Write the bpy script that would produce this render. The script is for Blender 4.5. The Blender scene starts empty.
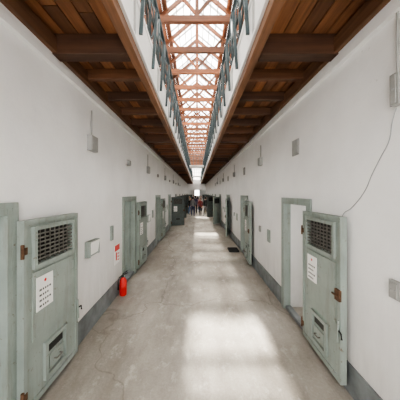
import bpy, bmesh, math, random
from mathutils import Vector, Matrix
random.seed(4)
F=210.0; CH=2.0; VX=197; VY=193
XL=-1.565; XR=1.53
Y0=-3.0; Y1=36.0
PER=3.52

# ---------------- materials ----------------
def nm(name):
    m=bpy.data.materials.new(name); m.use_nodes=True
    nt=m.node_tree; b=nt.nodes['Principled BSDF']
    return m,nt,b
def coords(nt,scale):
    tc=nt.nodes.new('ShaderNodeTexCoord'); mp=nt.nodes.new('ShaderNodeMapping')
    mp.inputs['Scale'].default_value=scale
    nt.links.new(tc.outputs['Object'],mp.inputs['Vector']); return mp.outputs['Vector']
def noise(nt,vec,scale,detail=6,rough=.6):
    n=nt.nodes.new('ShaderNodeTexNoise'); n.inputs['Scale'].default_value=scale
    n.inputs['Detail'].default_value=detail; n.inputs['Roughness'].default_value=rough
    nt.links.new(vec,n.inputs['Vector']); return n.outputs['Fac']
def ramp(nt,fac,stops):
    r=nt.nodes.new('ShaderNodeValToRGB'); el=r.color_ramp.elements
    while len(el)<len(stops): el.new(.5)
    for e,(p,c) in zip(el,stops): e.position=p; e.color=(*c,1)
    nt.links.new(fac,r.inputs['Fac']); return r.outputs['Color']
def mix(nt,a,b,fac,mode='MIX'):
    m=nt.nodes.new('ShaderNodeMix'); m.data_type='RGBA'; m.blend_type=mode
    for sock,v in ((m.inputs[0],fac),(m.inputs[6],a),(m.inputs[7],b)):
        if hasattr(v,'links') or isinstance(v,bpy.types.NodeSocket): nt.links.new(v,sock)
        else: sock.default_value = v if isinstance(v,float) else (*v,1)
    return m.outputs[2]
def bump(nt,b,h,strength,dist=.01):
    n=nt.nodes.new('ShaderNodeBump'); n.inputs['Strength'].default_value=strength; n.inputs['Distance'].default_value=dist
    nt.links.new(h,n.inputs['Height']); nt.links.new(n.outputs['Normal'],b.inputs['Normal'])
def plain(name,col,rough=.6,metal=0,var=.12,scale=8):
    m,nt,b=nm(name); v=coords(nt,(1,1,1)); n=noise(nt,v,scale)
    lo=tuple(c*(1-var) for c in col); hi=tuple(min(1,c*(1+var)) for c in col)
    nt.links.new(ramp(nt,n,[(.3,lo),(.7,hi)]),b.inputs['Base Color'])
    b.inputs['Roughness'].default_value=rough; b.inputs['Metallic'].default_value=metal
    return m
def wood(name,dark,light,axis='Y',rough=.6):
    m,nt,b=nm(name)
    s={'Y':(14,.8,14),'X':(.8,14,14),'Z':(14,14,.8)}[axis]
    v=coords(nt,s); n=noise(nt,v,1.3,8,.65)
    base=ramp(nt,n,[(.28,dark),(.72,light)])
    g=nt.nodes.new('ShaderNodeNewGeometry')
    t=ramp(nt,g.outputs['Random Per Island'],[(0,(.42,.39,.38)),(.5,(.92,.9,.9)),(1,(1.6,1.45,1.3))])
    c=mix(nt,base,t,1.0,'MULTIPLY')
    n2=noise(nt,coords(nt,(1,1,1)),1.1,4)
    c=mix(nt,c,ramp(nt,n2,[(.3,(.55,.55,.55)),(.65,(1.1,1.1,1.1))]),.7,'MULTIPLY')
    nt.links.new(c,b.inputs['Base Color']); b.inputs['Roughness'].default_value=rough
    bump(nt,b,n,.3,.005); return m

M={}
def plaster():
    m,nt,b=nm('white_plaster'); v=coords(nt,(1,1,1))
    n=noise(nt,v,1.2,8,.6); c=ramp(nt,n,[(.3,(.76,.75,.74)),(.7,(.86,.855,.845))])
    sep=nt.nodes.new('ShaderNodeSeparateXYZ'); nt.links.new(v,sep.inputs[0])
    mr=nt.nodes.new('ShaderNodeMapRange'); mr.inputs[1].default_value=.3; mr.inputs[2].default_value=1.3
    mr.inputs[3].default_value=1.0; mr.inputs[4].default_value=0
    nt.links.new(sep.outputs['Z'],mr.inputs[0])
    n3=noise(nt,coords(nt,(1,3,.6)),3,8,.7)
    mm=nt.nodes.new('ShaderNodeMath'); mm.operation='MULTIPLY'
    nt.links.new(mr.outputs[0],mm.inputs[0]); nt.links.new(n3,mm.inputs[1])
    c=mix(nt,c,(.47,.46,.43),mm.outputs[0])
    n5=noise(nt,v,5.5,10,.8)
    c=mix(nt,c,(.36,.33,.30),ramp(nt,n5,[(.65,(0,0,0)),(.70,(.6,.6,.6))]))
    nt.links.new(c,b.inputs['Base Color']); b.inputs['Roughness'].default_value=.75
    bump(nt,b,noise(nt,v,14,6),.3,.01); return m
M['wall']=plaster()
M['white']=plain('white_paint',(.78,.775,.76),.6,0,.05)
M['base']=plain('grey_skirting_paint',(.17,.185,.19),.6,0,.35,4)
def green():
    m,nt,b=nm('pale_green_paint'); v=coords(nt,(1,1,1))
    n=noise(nt,v,2.5,7); c=ramp(nt,n,[(.3,(.225,.27,.245)),(.7,(.32,.365,.335))])
    n3=noise(nt,coords(nt,(5,5,.7)),3,7,.7)
    c=mix(nt,c,(.17,.16,.13),ramp(nt,n3,[(.5,(0,0,0)),(.75,(.6,.6,.6))]))
    n2=noise(nt,v,13,9,.8)
    c=mix(nt,c,(.11,.065,.035),ramp(nt,n2,[(.60,(0,0,0)),(.65,(.85,.85,.85))]))
    nt.links.new(c,b.inputs['Base Color']); b.inputs['Roughness'].default_value=.5
    bump(nt,b,n2,.15,.004); return m
M['green']=green()
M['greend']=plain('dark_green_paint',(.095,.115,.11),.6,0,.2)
M['black']=plain('black_iron',(.02,.02,.019),.6,.2)
M['slat']=plain('vent_slat_iron',(.15,.145,.13),.6,.2,.3,20)
M['rust']=plain('rusty_iron',(.13,.07,.04),.75,.4,.4,20)
M['steel']=plain('galvanised_steel',(.36,.37,.37),.4,.4,.15)
M['rail']=plain('painted_rail_steel',(.045,.065,.07),.45,.3,.2)
M['board']=wood('ceiling_board_wood',(.12,.046,.018),(.34,.155,.068),'Y')
M['joist']=wood('joist_wood',(.075,.031,.014),(.21,.095,.045),'X')
M['edge']=wood('edge_beam_wood',(.11,.053,.026),(.27,.135,.068),'Y')
M['truss']=wood('red_truss_wood',(.13,.045,.02),(.27,.105,.045),'X')
M['sign']=plain('sign_white',(.85,.85,.83),.4,0,.03)
M['red']=plain('red_paint',(.62,.02,.015),.3,0,.08)
M['ink']=plain('sign_ink',(.08,.08,.08),.6)
M['box']=plain('grey_box_paint',(.32,.32,.305),.5,0,.1)
M['rubber']=plain('black_rubber',(.018,.018,.018),.8)
def concrete():
    m,nt,b=nm('worn_concrete'); v=coords(nt,(1,1,1))
    n=noise(nt,coords(nt,(1,.55,1)),1.3,9,.62)
    c=ramp(nt,n,[(.28,(.27,.245,.21)),(.5,(.40,.37,.325)),(.72,(.52,.485,.435))])
    n2=noise(nt,coords(nt,(.9,.25,1)),2.6,8,.7)
    c=mix(nt,c,(.22,.195,.165),ramp(nt,n2,[(.48,(0,0,0)),(.70,(.75,.75,.75))]))
    n6=noise(nt,coords(nt,(1.3,.8,1)),4.5,9,.75)
    c=mix(nt,c,(.60,.57,.52),ramp(nt,n6,[(.54,(0,0,0)),(.64,(.55,.55,.55))]))
    n7=noise(nt,coords(nt,(1,1,1)),7,9,.8)
    c=mix(nt,c,(.17,.15,.125),ramp(nt,n7,[(.62,(0,0,0)),(.68,(.6,.6,.6))]))
    n4=noise(nt,v,40,4,.7)
    c=mix(nt,c,ramp(nt,n4,[(.3,(.8,.8,.8)),(.7,(1.1,1.1,1.1))]),.7,'MULTIPLY')
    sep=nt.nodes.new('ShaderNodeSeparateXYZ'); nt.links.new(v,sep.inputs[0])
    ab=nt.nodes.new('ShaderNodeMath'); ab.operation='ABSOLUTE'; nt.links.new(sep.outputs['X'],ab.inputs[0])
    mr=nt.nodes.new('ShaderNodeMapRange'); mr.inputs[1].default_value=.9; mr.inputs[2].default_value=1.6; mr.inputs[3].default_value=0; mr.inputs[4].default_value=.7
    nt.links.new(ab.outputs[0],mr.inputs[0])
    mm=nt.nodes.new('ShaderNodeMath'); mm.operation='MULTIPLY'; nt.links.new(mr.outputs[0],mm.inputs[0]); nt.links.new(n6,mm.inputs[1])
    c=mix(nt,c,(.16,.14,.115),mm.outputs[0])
    vo=nt.nodes.new('ShaderNodeTexVoronoi'); vo.feature='DISTANCE_TO_EDGE'; vo.inputs['Scale'].default_value=.4
    wv=nt.nodes.new('ShaderNodeTexNoise'); wv.inputs['Scale'].default_value=1.5; wv.inputs['Detail'].default_value=8
    nt.links.new(v,wv.inputs['Vector'])
    add=nt.nodes.new('ShaderNodeVectorMath'); add.operation='MULTIPLY_ADD'
    nt.links.new(wv.outputs['Color'],add.inputs[0]); add.inputs[1].default_value=(1.0,1.0,0); nt.links.new(v,add.inputs[2])
    nt.links.new(add.outputs[0],vo.inputs['Vector'])
    c=mix(nt,c,(.16,.14,.12),ramp(nt,vo.outputs['Distance'],[(0,(.55,.55,.55)),(.006,(0,0,0))]))
    nt.links.new(c,b.inputs['Base Color'])
    nt.links.new(ramp(nt,n,[(.3,(.62,.62,.62)),(.7,(.85,.85,.85))]),b.inputs['Roughness'])
    b.inputs['Specular IOR Level'].default_value=.3
    bump(nt,b,n4,.2,.004); return m
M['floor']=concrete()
def glass(name,lo,hi):
    m,nt,b=nm(name); nt.nodes.remove(b)
    out=nt.nodes['Material Output']
    t=nt.nodes.new('ShaderNodeBsdfTransparent'); t.inputs[0].default_value=(.97,.97,.97,1)
    l=nt.nodes.new('ShaderNodeBsdfTranslucent'); l.inputs[0].default_value=(.93,.93,.92,1)
    n=noise(nt,coords(nt,(1,1,1)),2)
    ms=nt.nodes.new('ShaderNodeMixShader'); 
    r=ramp(nt,n,[(.3,(lo,)*3),(.7,(hi,)*3)])
    nt.links.new(r,ms.inputs[0]); nt.links.new(t.outputs[0],ms.inputs[1]); nt.links.new(l.outputs[0],ms.inputs[2])
    nt.links.new(ms.outputs[0],out.inputs[0]); return m
M['glass']=glass('clear_skylight_glass',.03,.12)
M['frost']=glass('frosted_skylight_glass',.80,.92)

# ---------------- mesh builder ----------------
class MB:
    def __init__(s): s.bm=bmesh.new(); s.mats=[]
    def mi(s,k):
        if k not in s.mats: s.mats.append(k)
        return s.mats.index(k)
    def box(s,x0,x1,y0,y1,z0,z1,k,mat=None):
        x0,x1=min(x0,x1),max(x0,x1); y0,y1=min(y0,y1),max(y0,y1); z0,z1=min(z0,z1),max(z0,z1)
        P=[Vector(p) for p in((x0,y0,z0),(x1,y0,z0),(x1,y1,z0),(x0,y1,z0),(x0,y0,z1),(x1,y0,z1),(x1,y1,z1),(x0,y1,z1))]
        if mat: P=[mat@p for p in P]
        v=[s.bm.verts.new(p) for p in P]; i=s.mi(k)
        for f in((0,3,2,1),(4,5,6,7),(0,1,5,4),(1,2,6,5),(2,3,7,6),(3,0,4,7)):
            s.bm.faces.new([v[j] for j in f]).material_index=i
    def beam(s,a,b,w,h,k,up=Vector((0,0,1))):
        a=Vector(a);b=Vector(b);d=b-a;L=d.length;d.normalize()
        if abs(d.dot(up))>.98: up=Vector((0,1,0))
        r=d.cross(up).normalized(); u=r.cross(d)
        m=Matrix(((r.x,d.x,u.x,a.x),(r.y,d.y,u.y,a.y),(r.z,d.z,u.z,a.z),(0,0,0,1)))
        s.box(-w/2,w/2,0,L,-h/2,h/2,k,m)
    def tube(s,pts,r,k,n=8,radii=None):
        i=s.mi(k); pts=[Vector(p) for p in pts]; rings=[]
        for j,p in enumerate(pts):
            d=(pts[min(j+1,len(pts)-1)]-pts[max(j-1,0)]).normalized()
            up=Vector((0,0,1)) if abs(d.z)<.9 else Vector((0,1,0))
            a=d.cross(up).normalized(); b=d.cross(a); rr=radii[j] if radii else r
            rings.append([s.bm.verts.new(p+rr*(a*math.cos(t*2*math.pi/n)+b*math.sin(t*2*math.pi/n))) for t in range(n)])
        for q in range(len(rings)-1):
            for t in range(n):
                f=s.bm.faces.new((rings[q][t],rings[q][(t+1)%n],rings[q+1][(t+1)%n],rings[q+1][t])); f.material_index=i; f.smooth=True
        s.bm.faces.new(rings[0][::-1]).material_index=i; s.bm.faces.new(rings[-1]).material_index=i
    def sphere(s,c,r,k,sc=(1,1,1),u=12,v=8):
        i=s.mi(k); g=bmesh.ops.create_uvsphere(s.bm,u_segments=u,v_segments=v,radius=r,matrix=Matrix.Translation(c)@Matrix.Diagonal((*sc,1)))
        fs=set(f for w in g['verts'] for f in w.link_faces)
        for f in fs: f.material_index=i; f.smooth=True
    def mesh(s,name):
        me=bpy.data.meshes.new(name)
        bmesh.ops.recalc_face_normals(s.bm,faces=s.bm.faces[:]); s.bm.to_mesh(me)
        for k in s.mats: me.materials.append(M[k])
        return me
    def obj(s,name,loc=(0,0,0),rz=0,bevel=0):
        o=bpy.data.objects.new(name,s.mesh(name)); bpy.context.collection.objects.link(o)
        o.location=loc; o.rotation_euler=(0,0,rz)
        if bevel:
            b=o.modifiers.new('bevel','BEVEL'); b.width=bevel; b.segments=2; b.limit_method='ANGLE'
        return o
def link(name,me,loc,rz=0,bevel=0):
    o=bpy.data.objects.new(name,me); bpy.context.collection.objects.link(o); o.location=loc; o.rotation_euler=(0,0,rz)
    if bevel:
        b=o.modifiers.new('bevel','BEVEL'); b.width=bevel; b.segments=2; b.limit_method='ANGLE'
    return o

# ---------------- shell ----------------
WT=.35; DH=1.87; DWD=.83; ZT=3.54
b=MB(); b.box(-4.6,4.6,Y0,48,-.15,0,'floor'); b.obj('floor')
Lh=[1.75+PER*k for k in range(-1,10)]
Rh=[2.85+PER*k for k in range(-1,10)]
Ld=[(h-DWD,h) for h in Lh if h-DWD>Y0 and h<Y1]
Rd=[(h,h+DWD) for h in Rh if h>Y0 and h+DWD<Y1]
def wallside(name,x,sgn,doors):
    b=MB(); xo=x+sgn*WT
    y=Y0
    for a,c in doors:
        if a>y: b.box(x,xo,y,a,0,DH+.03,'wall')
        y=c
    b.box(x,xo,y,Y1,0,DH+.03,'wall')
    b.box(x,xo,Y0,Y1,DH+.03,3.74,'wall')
    b.obj(name)
    bb=MB(); y=Y0
    for a,c in doors+[(Y1,Y1)]:
        if a-.07>y: bb.box(x-sgn*.012,x+sgn*.001,y,a-.07,0,.30,'base')
        y=c+.07
    bb.obj('baseboard_'+name.split('_')[1])
wallside('wall_left',XL,-1,Ld); wallside('wall_right',XR,1,Rd)
for nme,x,s in(('trim_1',XL,1),('trim_2',XR,-1)):
    b=MB(); b.box(x,x+s*.05,Y0,Y1,3.36,3.43,'white'); b.box(x,x+s*.02,Y0,Y1,3.43,3.50,'white'); b.obj(nme)
def cells(side,x,s,doors):
    xi=x+s*WT; xo=s*4.3; b=MB()
    y=Y0; z0,z1=.7,2.7
    win=[((a+c)/2-1.0,(a+c)/2+1.2) for a,c in doors]
    for w0,w1 in win:
        if w0<y: w0=y
        if w0>y: b.box(xo,xo+s*.3,y,w0,0,3.3,'wall')
        b.box(xo,xo+s*.3,w0,w1,0,z0,'wall'); b.box(xo,xo+s*.3,w0,w1,z1,3.3,'wall'); y=w1
    b.box(xo,xo+s*.3,y,Y1,0,3.3,'wall')
    b.obj('wall_outer_'+side)
    p=MB()
    for a,c in doors:
        yy=(a+c)/2+PER/2; p.box(xi,xo,yy-.1,yy+.1,0,3.3,'wall')
    p.obj('wall_cell_partitions_'+side)
    c_=MB(); c_.box(xi,xo+s*.3,Y0,Y1,3.3,3.42,'white'); c_.obj('ceiling_cells_'+side)
    wb=MB()
    for w0,w1 in win:
        X=xo+s*.1
        for q in(w0,w1-.05): wb.box(X,X+s*.06,q,q+.05,z0,z1,'white')
        for q in(z0,1.6,z1-.05): wb.box(X,X+s*.06,w0+.05,w1-.05,q,q+.05,'white')
        for t in range(1,12): wb.tube([(X+s*.08,w0+t*2.2/12,z0),(X+s*.08,w0+t*2.2/12,z1)],.009,'black',6)
    wb.obj('window_cells_'+side)
cells('left',XL,-1,Ld); cells('right',XR,1,Rd)

# gallery floors
OL=-.66; OR=.60; OEND=34.0
b=MB()
def boards(xa,xb):
    n=round((xb-xa)/.15); w=(xb-xa)/n
    for i in range(n):
        y=Y0-random.random()*2
        while y<Y1:
            L=random.uniform(2.0,3.6); y0=max(y,Y0); y1=min(y+L-.008,Y1)
            if y1>y0: b.box(xa+i*w+.006,xa+(i+1)*w-.006,y0,y1,3.705,3.735,'board')
            y+=L
boards(XL+.001,OL-.02); boards(OR+.02,XR-.001)
b.obj('ceiling')
b=MB()
b.box(XL,OL,Y0,Y1,3.742,3.80,'joist'); b.box(OR,XR,Y0,Y1,3.742,3.80,'joist'); b.obj('ceiling_subfloor')
for s,xa,xb in (('left',XL,OL-.09),('right',OR+.09,XR)):
    b=MB(); y=2.24
    ys=[y+.64*i for i in range(-8,53) if y+.64*i<Y1-.2]
    for i,y in enumerate(ys):
        big=(i-8)%6==0
        hh=.14 if not big else .22
        ww=.075 if not big else .14
        b.box(xa,xb,y,y+ww,3.705-hh,3.704,'joist')
    b.obj('ceiling_joists_'+s,bevel=.006)
b=MB(); b.box(XL+.001,XL+.07,Y0,Y1,3.50,3.66,'edge'); b.box(XR-.07,XR-.001,Y0,Y1,3.50,3.66,'edge'); 
b.obj('wall_plate_beam')
for s,x,d in(('left',OL,-1),('right',OR,1)):
    b=MB(); b.box(x,x+d*.09,Y0,OEND,3.50,3.70,'edge'); b.obj('gallery_edge_beam_'+s,bevel=.005)
    f=MB(); f.box(x-d*.02,x-d*.001,Y0,OEND,3.60,4.08,'white'); f.box(x-d*.02,x+d*.05,Y0,OEND,4.08,4.12,'white')
    f.box(x-d*.03,x-d*.02,Y0,OEND,3.60,3.63,'white'); f.box(x-d*.03,x-d*.02,Y0,OEND,4.03,4.08,'white')
    y=Y0
    while y<OEND: f.box(x-d*.03,x-d*.02,y,y+.05,3.63,4.03,'box'); y+=1.28
    y=Y0+.2
    while y<OEND:
        f.tube([(x+d*.01,y,4.12),(x-d*.005,y,5.0)],.022,'rail',6)
        f.tube([(x+d*.01,y,4.12),(x-d*.01,y+.64,4.98)],.013,'rail',5)
        f.tube([(x+d*.01,y+.64,4.12),(x-d*.01,y,4.98)],.013,'rail',5)
        f.beam((x-d*.04,y,3.75),(x-d*.09,y,4.55),.04,.02,'rail'); f.beam((x-d*.09,y,4.55),(x,y,4.75),.03,.02,'rail')
        y+=.64
    for z,rr in((5.0,.032),(4.55,.016)):
        f.tube([(x,Y0,z),(x,OEND,z)],rr,'rail',8)
    f.obj('gallery_balustrade_'+s)
for y in(15.5,25.0):
    b=MB(); b.box(OL+.1,OR-.1,y,y+.9,3.95,4.05,'white')
    for q in(y,y+.9):
        b.beam((OL+.1,q,4.85),(OR-.1,q,4.85),.03,.03,'rail')
        for t in range(5): b.beam((OL+.13+t*.25,q,4.05),(OL+.13+t*.25,q,4.85),.02,.02,'rail')
    b.obj('gallery_bridge')
EAV=7.25
for s,x,d in(('left',XL,-1),('right',XR,1)):
    b=MB(); b.box(x,x+d*.25,Y0,Y1,3.80,5.5,'wall'); b.box(x,x+d*.25,Y0,Y1,7.1,EAV,'wall')
    y=Y0
    while y<Y1: b.box(x,x+d*.25,y,y+.3,5.5,7.1,'wall'); y+=2.4
    b.obj('wall_upper_'+s)
    w=MB(); y=Y0+.3
    while y<Y1:
        ye=min(y+2.1,Y1)
        w.box(x+d*.1,x+d*.11,y,ye,5.5,7.1,'frost')
        for q in range(4): w.box(x+d*.07,x+d*.12,y+q*.69,min(y+q*.69+.04,ye),5.5,7.1,'white')
        w.box(x+d*.07,x+d*.12,y,ye,6.35,6.4,'white'); y+=2.4
    w.obj('window_clerestory_'+s)
# roof
RID=8.7
def roofz(x): return EAV+(RID-EAV)*(1-abs(x)/1.7)
b=MB()
SK=.95
for d in(-1,1):
    n=5; st=(1.76-SK)/n
    for i in range(n):
        xa=d*(SK+i*st); xb=d*(SK+(i+1)*st-.008)
        m=b.mi('truss')
        y=Y0
        while y<Y1:
            P=[(xa,y,roofz(xa)+.12),(xb,y,roofz(xb)+.12),(xb,min(y+2.99,Y1),roofz(xb)+.12),(xa,min(y+2.99,Y1),roofz(xa)+.12)]
            vs=[b.bm.verts.new(p) for p in P]+[b.bm.verts.new((p[0],p[1],p[2]+.03)) for p in P]
            for f in((0,3,2,1),(4,5,6,7),(0,1,5,4),(1,2,6,5),(2,3,7,6),(3,0,4,7)): b.bm.faces.new([vs[j] for j in f]).material_index=m
            y+=3
b.obj('roof_boards')
b=MB()
y=Y0; i=0
while y<Y1-.01:
    ye=min(y+1.2,Y1); sun_bay=(i%6==5)  # invented clear bays let sun patches onto the floor; frosted ones diffuse
    for d in(-1,1):
        m=b.mi('glass' if sun_bay else 'frost'); P=[(0,y,RID+.15),(d*SK,y,roofz(SK)+.15),(d*SK,ye,roofz(SK)+.15),(0,ye,RID+.15)]
        b.bm.faces.new([b.bm.verts.new(p) for p in P]).material_index=m
    y=ye; i+=1
for d in(-1,1):
    y=Y0
    while y<Y1: b.beam((0,y,RID+.12),(d*SK,y,roofz(SK)+.12),.035,.06,'steel'); y+=.6
    for q in(.24,.47,.70): b.box(d*(q-.015),d*(q+.015),Y0,Y1,roofz(q)+.08,roofz(q)+.13,'steel')
b.obj('roof_skylight')
b=MB(); y=5.6-1.2*7; i=0
while y<Y1-.3:
    b.beam((XL,y,6.62),(XR,y,6.62),.11,.17,'truss')
    b.box(-.05,.05,y-.04,y+.04,6.7,RID,'truss')
    for d in(-1,1):
        b.beam((d*1.55,y,roofz(1.55)),(0,y,RID),.08,.12,'truss')
        if i%2: b.beam((0,y,6.75),(d*.95,y,roofz(.95)-.04),.06,.08,'truss')
    y+=1.2; i+=1
for d in(-1,1):
    for x in(.98,): b.box(d*x-.035,d*x+.035,Y0,Y1,roofz(x)+.03,roofz(x)+.1,'truss')
b.obj('roof_trusses',bevel=.004)

# far end and central hall
b=MB()
for xa,xb in((-1.9,-1.15),(1.15,1.9)): b.box(xa,xb,Y1,Y1+.3,0,3.8,'wall')
b.box(-1.15,1.15,Y1,Y1+.3,2.5,4.2,'wall')
for xa,xb in((-1.9,-.9),(.9,1.9)): b.box(xa,xb,Y1,Y1+.3,4.2,8.8,'wall')
b.box(-.9,.9,Y1,Y1+.3,7.6,8.8,'wall')
b.obj('wall_end')
b=MB(); b.box(-.9,.9,Y1+.1,Y1+.12,4.2,7.6,'frost')
for t in range(5): b.box(-.9+t*.45-.03,-.9+t*.45+.03,Y1+.06,Y1+.16,4.2,7.6,'white')
for t in range(6): b.box(-.9,.9,Y1+.06,Y1+.16,4.2+t*.66,4.26+t*.66,'white')
b.obj('window_end')
b=MB()
b.box(-4.6,4.6,47.7,48,0,1.4,'wall'); b.box(-4.6,4.6,47.7,48,2.7,4.2,'wall')
for xa,xb in((-4.6,-.5),(.5,4.6)): b.box(xa,xb,47.7,48,1.4,2.7,'wall')
b.box(-4.6,-4.3,Y1,47.7,0,4.2,'wall'); b.box(4.3,4.6,Y1,47.7,0,4.2,'wall'); b.obj('wall_hall')
b=MB(); b.box(-4.6,4.6,Y1+.3,48,4.2,4.3,'white'); b.obj('ceiling_hall')

# ---------------- door frames ----------------
def frame_mesh(dep):
    b=MB(); j=.05
    b.box(0,j,-.03,dep,0,DH,'green'); b.box(DWD-j,DWD,-.03,dep,0,DH,'green'); b.box(j,DWD-j,-.03,dep,DH-.05,DH,'green')
    b.box(-.06,0,-.03,0,0,DH+.05,'green'); b.box(DWD,DWD+.06,-.03,0,0,DH+.05,'green'); b.box(0,DWD,-.03,0,DH,DH+.05,'green')
    if dep>.2:
        for x in(j,DWD-j-.025): b.box(x,x+.025,.10,.16,0,DH-.05,'green')
    b.box(j,DWD-j,0,dep,0,.06,'base')
    return b.mesh('door_frame')
fm=frame_mesh(WT); fr=frame_mesh(.09)
for a,c in Ld: link('door_frame',fm,(XL,a,0),math.pi/2,.004)
for a,c in Rd: link('door_frame',fr,(XR,c,0),-math.pi/2,.004)
# ---------------- cell door ----------------
def door_mesh(W=.80,g='green',bolt=True):
    b=MB(); t=.05
    z0,z1=.09,1.76
    va,vb,vc,vd=.13,.65,1.35,1.66
    b.box(0,va,-t/2,t/2,z0,z1,g); b.box(vb,W,-t/2,t/2,z0,z1,g)
    b.box(va,vb,-t/2,t/2,z0,vc,g); b.box(va,vb,-t/2,t/2,vd,z1,g)
    b.box(va,vb,.012,.02,vc,vd,'black')
    f=-t/2
    fw=.035
    b.box(va-fw,vb+fw,f-.03,f,vd,vd+fw,g); b.box(va-fw,vb+fw,f-.03,f,vc-fw,vc,g)
    b.box(va-fw,va,f-.03,f,vc,vd,g); b.box(vb,vb+fw,f-.03,f,vc,vd,g)
    for i in range(1,8): x=va+(vb-va)*i/8; b.box(x-.005,x+.005,f-.002,f+.008,vc,vd,'slat')
    for i in range(1,8): z=vc+(vd-vc)*i/8; b.box(va,vb,f-.014,f-.004,z-.009,z+.005,'slat')
    b.box(0,.04,f-.012,f,z0,z1,g); b.box(W-.04,W,f-.012,f,z0,z1,g); b.box(.04,W-.04,f-.012,f,z0,z0+.05,g); b.box(.04,W-.04,f-.012,f,z1-.035,z1,g)
    b.box(.10,W-.08,f-.010,f,.66,1.28,g)
    for px in(.12,W-.10):
        for i in range(6): b.sphere((px,f-.012,.69+i*.108),.008,g,(1,.6,1),6,4)
    hx0,hx1,hz0,hz1=.23,.55,.20,.56
    b.box(hx0,hx1,f-.03,f,hz1-.035,hz1,g); b.box(hx0,hx1,f-.03,f,hz0,hz0+.035,g)
    b.box(hx0,hx0+.035,f-.03,f,hz0+.035,hz1-.035,g); b.box(hx1-.035,hx1,f-.03,f,hz0+.035,hz1-.035,g)
    b.box(hx0+.06,hx1-.06,f-.022,f,hz0+.06,hz0+.20,g); b.box(hx0+.05,hx1-.05,f-.004,f,hz0+.23,hz1-.06,'black')
    b.tube([(hx0+.12,f-.05,hz0+.13),(hx1-.12,f-.05,hz0+.13)],.006,'slat',6)
    for q in(hx0+.12,hx1-.12): b.tube([(q,f-.05,hz0+.13),(q,f-.02,hz0+.13)],.006,'slat',6)
    sx0,sx1,sz0,sz1=.135,.34,.91,1.22
    b.box(sx0,sx1,f-.016,f-.010,sz0,sz1,'sign')
    b.sphere(((sx0+sx1)/2,f-.017,sz1-.05),.016,'red',(1,.1,1),12,6)
    for i in range(4):
        z=sz1-.12-i*.05; b.box(sx0+.03,sx1-.03-(i%2)*.03,f-.0175,f-.016,z-.014,z+.004,'ink')
        for q in range(1,5): xx=sx0+.03+q*.028; b.box(xx,xx+.01,f-.0178,f-.0175,z-.015,z+.005,'sign')
    for z in(.25,1.50):
        b.tube([(-.012,f-.012,z-.06),(-.012,f-.012,z+.06)],.014,'rust',8)
        b.box(-.01,.035,f-.018,f-.011,z-.03,z+.03,'rust')
    if bolt:
        b.box(W-.06,W+.012,f-.035,f-.010,.92,1.03,'rust'); b.tube([(W-.09,f-.04,.97),(W+.03,f-.04,.97)],.010,'rust',8)
    b.tube([(W-.02,f-.02,.62),(W+.035,f-.03,.62),(W+.045,f-.03,.57)],.009,'black',6)
    b.tube([(W-.02,f-.02,.72),(W-.02,f-.03,.50)],.010,g,6)
    return b.mesh('prison_cell_door')
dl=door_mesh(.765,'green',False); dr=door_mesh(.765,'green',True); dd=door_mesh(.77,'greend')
for k,(a,c) in enumerate(Ld):
    ang=math.radians(2.0) if k<4 else math.radians([75,62,80,70,76,60,80][(k-4)%7])
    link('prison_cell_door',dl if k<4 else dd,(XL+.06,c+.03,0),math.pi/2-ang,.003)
for k,(a,c) in enumerate(Rd):
    ang=math.radians([2,0.6,3,14,38,60,35,52,40,60][k%10])
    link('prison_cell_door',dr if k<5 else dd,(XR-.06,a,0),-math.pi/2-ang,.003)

# ---------------- wall fixtures ----------------
def onwall(px,py,side):
    x=XL if side<0 else XR
    y=x*F/(px-VX); return y, CH-(py-VY)*y/F
def wallbox(name,side,y,z,w,h,t=.05,mat='box',conduit=0):
    b=MB(); s=-side; x=XL if side<0 else XR
    b.box(0.001*s,s*t,-w/2,w/2,-h/2,h/2,mat)
    b.box(s*t,s*(t+.008),-w/2+.015,w/2-.015,-h/2+.015,h/2-.015,mat)
    for yy in(-w/2+.03,w/2-.03): b.sphere((s*(t+.009),yy,0),.008,'steel',(.5,1,1),6,4)
    if conduit: b.tube([(s*.02,0,h/2),(s*.02,0,h/2+conduit)],.011,'box',8)
    return b.obj(name,(x,y,z),0,.004)
for k in range(5):
    y,z=3.08+k*PER,2.72; wallbox('wall_speaker_box',-1,y,z,.19,.22,.07,'box',conduit=.38)
    wallbox('junction_box',-1,4.76+k*PER,2.68,.13,.12)
    if k: wallbox('wall_speaker_box',1,1.45+k*PER,2.74,.16,.18,.07,'box',conduit=.30)
    wallbox('vent_cover',1,3.24+k*PER,2.70,.20,.24,.02,'box')
wallbox('wall_speaker_box',1,1.58,2.78,.07,.24,.05,'box',conduit=.5)
wallbox('light_switch_plate',1,1.60,1.26,.09,.14,.03,'box')
for k in range(4):
    wallbox('cell_call_plate',1,4.45+k*PER,1.09,.16,.26,.02,'green')
    wallbox('cell_bell_box',1,5.05+k*PER,1.14,.10,.14,.03,'box')
    wallbox('notice_plate',-1,3.82+k*PER,1.27,.10,.26,.03,'green')
for k in range(4):
    b=MB(); b.box(0.001,.03,-.15,.15,-.11,.11,'green')
    b.beam((.05,0,-.10),(.08,0,.10),.24,.02,'sign',Vector((1,0,0)))
    b.box(.03,.07,-.12,.12,-.10,-.08,'green'); b.box(.03,.08,-.12,.12,.08,.10,'green')
    b.box(.03,.075,-.15,-.12,-.11,.11,'green'); b.box(.03,.075,.12,.15,-.11,.11,'green')
    b.obj('cell_number_box',(XL,3.07+k*PER,1.2),0,.003)
b=MB(); b.box(0,.008,-.13,.13,-.19,.19,'sign'); b.box(.008,.010,-.12,.12,.06,.17,'red'); b.box(.008,.010,-.07,-.01,-.12,.03,'red'); b.box(.008,.010,.02,.10,-.02,.0,'red'); b.box(.008,.010,.02,.10,-.08,-.06,'red'); b.box(.008,.010,.02,.10,-.14,-.12,'red')
b.obj('fire_extinguisher_sign',(XL,4.10,.82))
b=MB()
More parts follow.
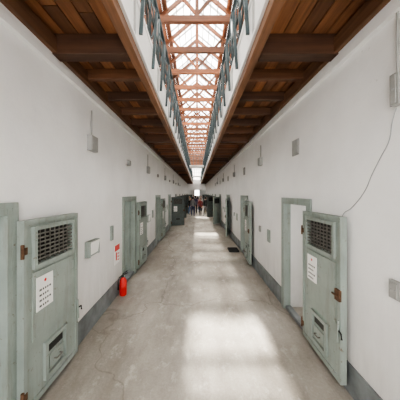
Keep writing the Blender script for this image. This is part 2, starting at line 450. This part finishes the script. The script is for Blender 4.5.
b.tube([(0,0,0),(0,0,.02),(0,0,.27),(0,0,.32),(0,0,.35)],.07,'red',20,[.062,.068,.068,.05,.022])
b.tube([(0,0,.35),(0,0,.39)],.02,'black',12); b.beam((-.01,0,.39),(.09,0,.42),.02,.012,'black'); b.beam((-.01,0,.41),(.085,0,.46),.02,.01,'black')
b.tube([(-.02,0,.38),(-.07,.01,.36),(-.09,.01,.28),(-.087,.01,.12)],.010,'black',8,[.009,.009,.010,.016])
b.tube([(0,0,.15),(0,0,.21)],.0695,'red',20)
b.obj('fire_extinguisher',(-1.45,4.12,0),.6)
b=MB(); b.box(-.17,.17,-.22,.22,0,.05,'rubber')
for i in range(9): b.box(-.16,.16,-.205+i*.048,-.185+i*.048,.05,.062,'rubber')
b.obj('rubber_door_mat',(1.26,7.3,0),0,.006)
cu=bpy.data.curves.new('wall_cable','CURVE'); cu.dimensions='3D'; cu.bevel_depth=.0035; cu.bevel_resolution=2
pts=[(397,108),(393,122),(390,140),(381,158),(372,176),(366,190),(352,208),(344,214),(341,226)]
sp=cu.splines.new('BEZIER'); sp.bezier_points.add(len(pts)-1)
for bp,(px,py) in zip(sp.bezier_points,pts):
    y,z=onwall(px,py,1); bp.co=(XR-.006,y,z); bp.handle_left_type=bp.handle_right_type='AUTO'
cu.materials.append(M['steel']); o=bpy.data.objects.new('wall_cable',cu); bpy.context.collection.objects.link(o)

# ---------------- people ----------------
def pmat(name,c,r=.8): M[name]=plain(name,c,r,0,.1); return name
pmat('skin',(.62,.38,.27),.5); pmat('hair',(.02,.015,.012),.5); pmat('shoe',(.05,.05,.05)); pmat('eye',(.03,.02,.02)); pmat('lip',(.45,.16,.14))
cl={'navy':(.03,.04,.09),'blk':(.02,.02,.022),'grey':(.2,.2,.21),'wht':(.7,.7,.68),'redc':(.25,.05,.05),'jean':(.08,.13,.24),'khaki':(.3,.25,.16),'pink':(.5,.28,.28)}
for k,c in cl.items(): pmat('cloth_'+k,c)
def person(x,y,rz,H,top,bot,stride=.0,longhair=False,armb=0.1):
    me=bpy.data.meshes.new('body'); V=[];E=[];R=[]
    def v(p,r,par=None,ry=None):
        V.append(p); R.append((r,ry or r)); i=len(V)-1
        if par is not None: E.append((par,i))
        return i
    pel=v((0,0,.95),.15,None,.11); wa=v((0,0,1.10),.135,pel,.10); ch=v((0,.005,1.30),.16,wa,.11); sh=v((0,.0,1.42),.12,ch,.085); nk=v((0,.0,1.50),.055,sh); nt=v((0,-.01,1.56),.05,nk)
    for s in(-1,1):
        st=stride*s
        hp=v((s*.095,0,.87),.095,pel); kn=v((s*.10,-.5*st-.01,.49),.062,hp); an=v((s*.10,-st*.7+(.05 if st<0 else 0),.09),.042,kn); toe=v((s*.115,-st*.7-.14,.04),.038,an)
        so=v((s*.175,0,1.40),.062,sh); el=v((s*.225,.02+armb*.2*s,1.13),.043,so); wr=v((s*.215,-.06-armb*abs(s),.90+armb*.3),.028,el)
        pm=v((s*.212,-.08-armb,.84+armb*.3),.030,wr,.018)
        bx,by,bz=V[pm]
        for i,(o,L) in enumerate(((-.027,.065),(-.009,.078),(.009,.072),(.026,.055))):
            a=v((bx,by+o,bz-.035),.009,pm); c=v((bx-s*.008,by+o*1.1-.003,bz-.035-L*.5),.0085,a); v((bx-s*.02,by+o*1.1-.004,bz-.035-L),.007,c)
        t=v((bx-s*.006,by-.035,bz+.005),.011,pm); v((bx-s*.015,by-.05,bz-.035),.008,t)
    me.from_pydata(V,E,[]); o=bpy.data.objects.new('tmp',me); bpy.context.collection.objects.link(o)
    m=o.modifiers.new('s','SKIN'); m.use_smooth_shade=True
    for i,r in enumerate(R): me.skin_vertices[0].data[i].radius=r
    me.skin_vertices[0].data[0].use_root=True
    o.modifiers.new('ss','SUBSURF').levels=1
    bpy.context.view_layer.update()
    dg=bpy.context.evaluated_depsgraph_get(); ev=bpy.data.meshes.new_from_object(o.evaluated_get(dg))
    bpy.data.objects.remove(o)
    b=MB(); tk='cloth_'+top; bk='cloth_'+bot
    for k in('skin',tk,bk,'shoe','hair'): b.mi(k)
    b.bm.from_mesh(ev)
    for f in b.bm.faces:
        c=f.calc_center_median(); f.smooth=True
        arm=abs(c.x)>.165 and c.z>.6
        if c.z>1.475: k='skin'
        elif arm and c.z<.93+armb*.3: k='skin'
        elif c.z<.10: k='shoe'
        elif c.z<.92 and not arm: k=bk
        else: k=tk
        f.material_index=b.mi(k)
    hz=1.655
    b.sphere((0,-.01,hz),.1,'skin',(.76,.92,1.18),16,12)
    b.sphere((0,-.005,hz-.085),.055,'skin',(.9,1.0,.8))
    b.tube([(0,-.098,hz+.01),(0,-.118,hz-.022),(0,-.100,hz-.032)],.01,'skin',8,[.007,.013,.009])
    for s in(-1,1):
        b.sphere((s*.03,-.090,hz+.005),.011,'eye',(1,.6,.6),8,6); b.sphere((s*.077,.0,hz-.005),.025,'skin',(.35,.7,1.1),8,6)
        b.box(s*.016,s*.046,-.101,-.092,hz+.024,hz+.030,'hair')
    b.sphere((0,-.093,hz-.058),.018,'lip',(1.1,.5,.3),8,6)
    b.sphere((0,.016,hz+.028),.106,'hair',(.80,.92,1.08),16,10)
    if longhair: b.tube([(0,.04,hz+.03),(0,.062,hz-.08),(0,.07,hz-.2)],.07,'hair',12,[.085,.075,.045])
    else: b.sphere((0,.045,hz-.02),.075,'hair',(.95,.8,1.1),12,8)
    s=H/1.77
    o=b.obj('visitor',(x,y,0),rz); o.scale=(s,s,s)
    zmin=min(w.co.z for w in o.data.vertices); o.location.z=-zmin*s
PI=math.pi
for a in[(-.62,19.2,.3,1.62,'blk','jean',.12,True,.05),(-.15,20.4,PI,1.74,'navy','blk',.2,False,.1),(.30,18.6,-.4,1.58,'redc','blk',.1,True,.1),
         (.85,20.3,PI*.8,1.72,'grey','khaki',.0,False,.15),(-.85,22.2,.6,1.7,'wht','navy',.0,False,.1),(.08,21.8,PI,1.66,'pink','jean',.15,True,.1),
         (.72,17.9,PI*1.1,1.70,'blk','grey',.22,False,.1),(-.4,24.5,0,1.75,'grey','blk',.1,False,.1),(.45,23.4,0,1.7,'wht','jean',.1,False,.1),(1.08,22.2,.4,1.65,'wht','blk',.1,True,.1),
         (-.35,18.1,PI,1.68,'grey','navy',.18,False,.1),(.02,26,0,1.7,'blk','blk',.1,False,.1)]:
    person(*a)

# ---------------- light ----------------
w=bpy.data.worlds.new('World'); bpy.context.scene.world=w; w.use_nodes=True
bg=w.node_tree.nodes['Background']; bg.inputs[0].default_value=(1,.98,.95,1); bg.inputs[1].default_value=6.6
sl=bpy.data.lights.new('sun','SUN'); sl.energy=24; sl.angle=math.radians(3); sl.color=(1,.95,.86)
so=bpy.data.objects.new('sun',sl); bpy.context.collection.objects.link(so); so.location=(0,0,12)
d=Vector((.11,-.10,-1)); so.rotation_euler=d.to_track_quat('-Z','Y').to_euler()
bpy.context.scene.view_settings.look='AgX - Medium High Contrast'

cam=bpy.data.cameras.new('camera'); co=bpy.data.objects.new('camera',cam); bpy.context.collection.objects.link(co)
co.location=(0,0,CH); co.rotation_euler=(math.pi/2,0,0); cam.sensor_width=36; cam.lens=36*F/400
cam.shift_x=(200-VX)/400; cam.shift_y=(VY-200)/400; cam.clip_start=.05
bpy.context.scene.camera=co
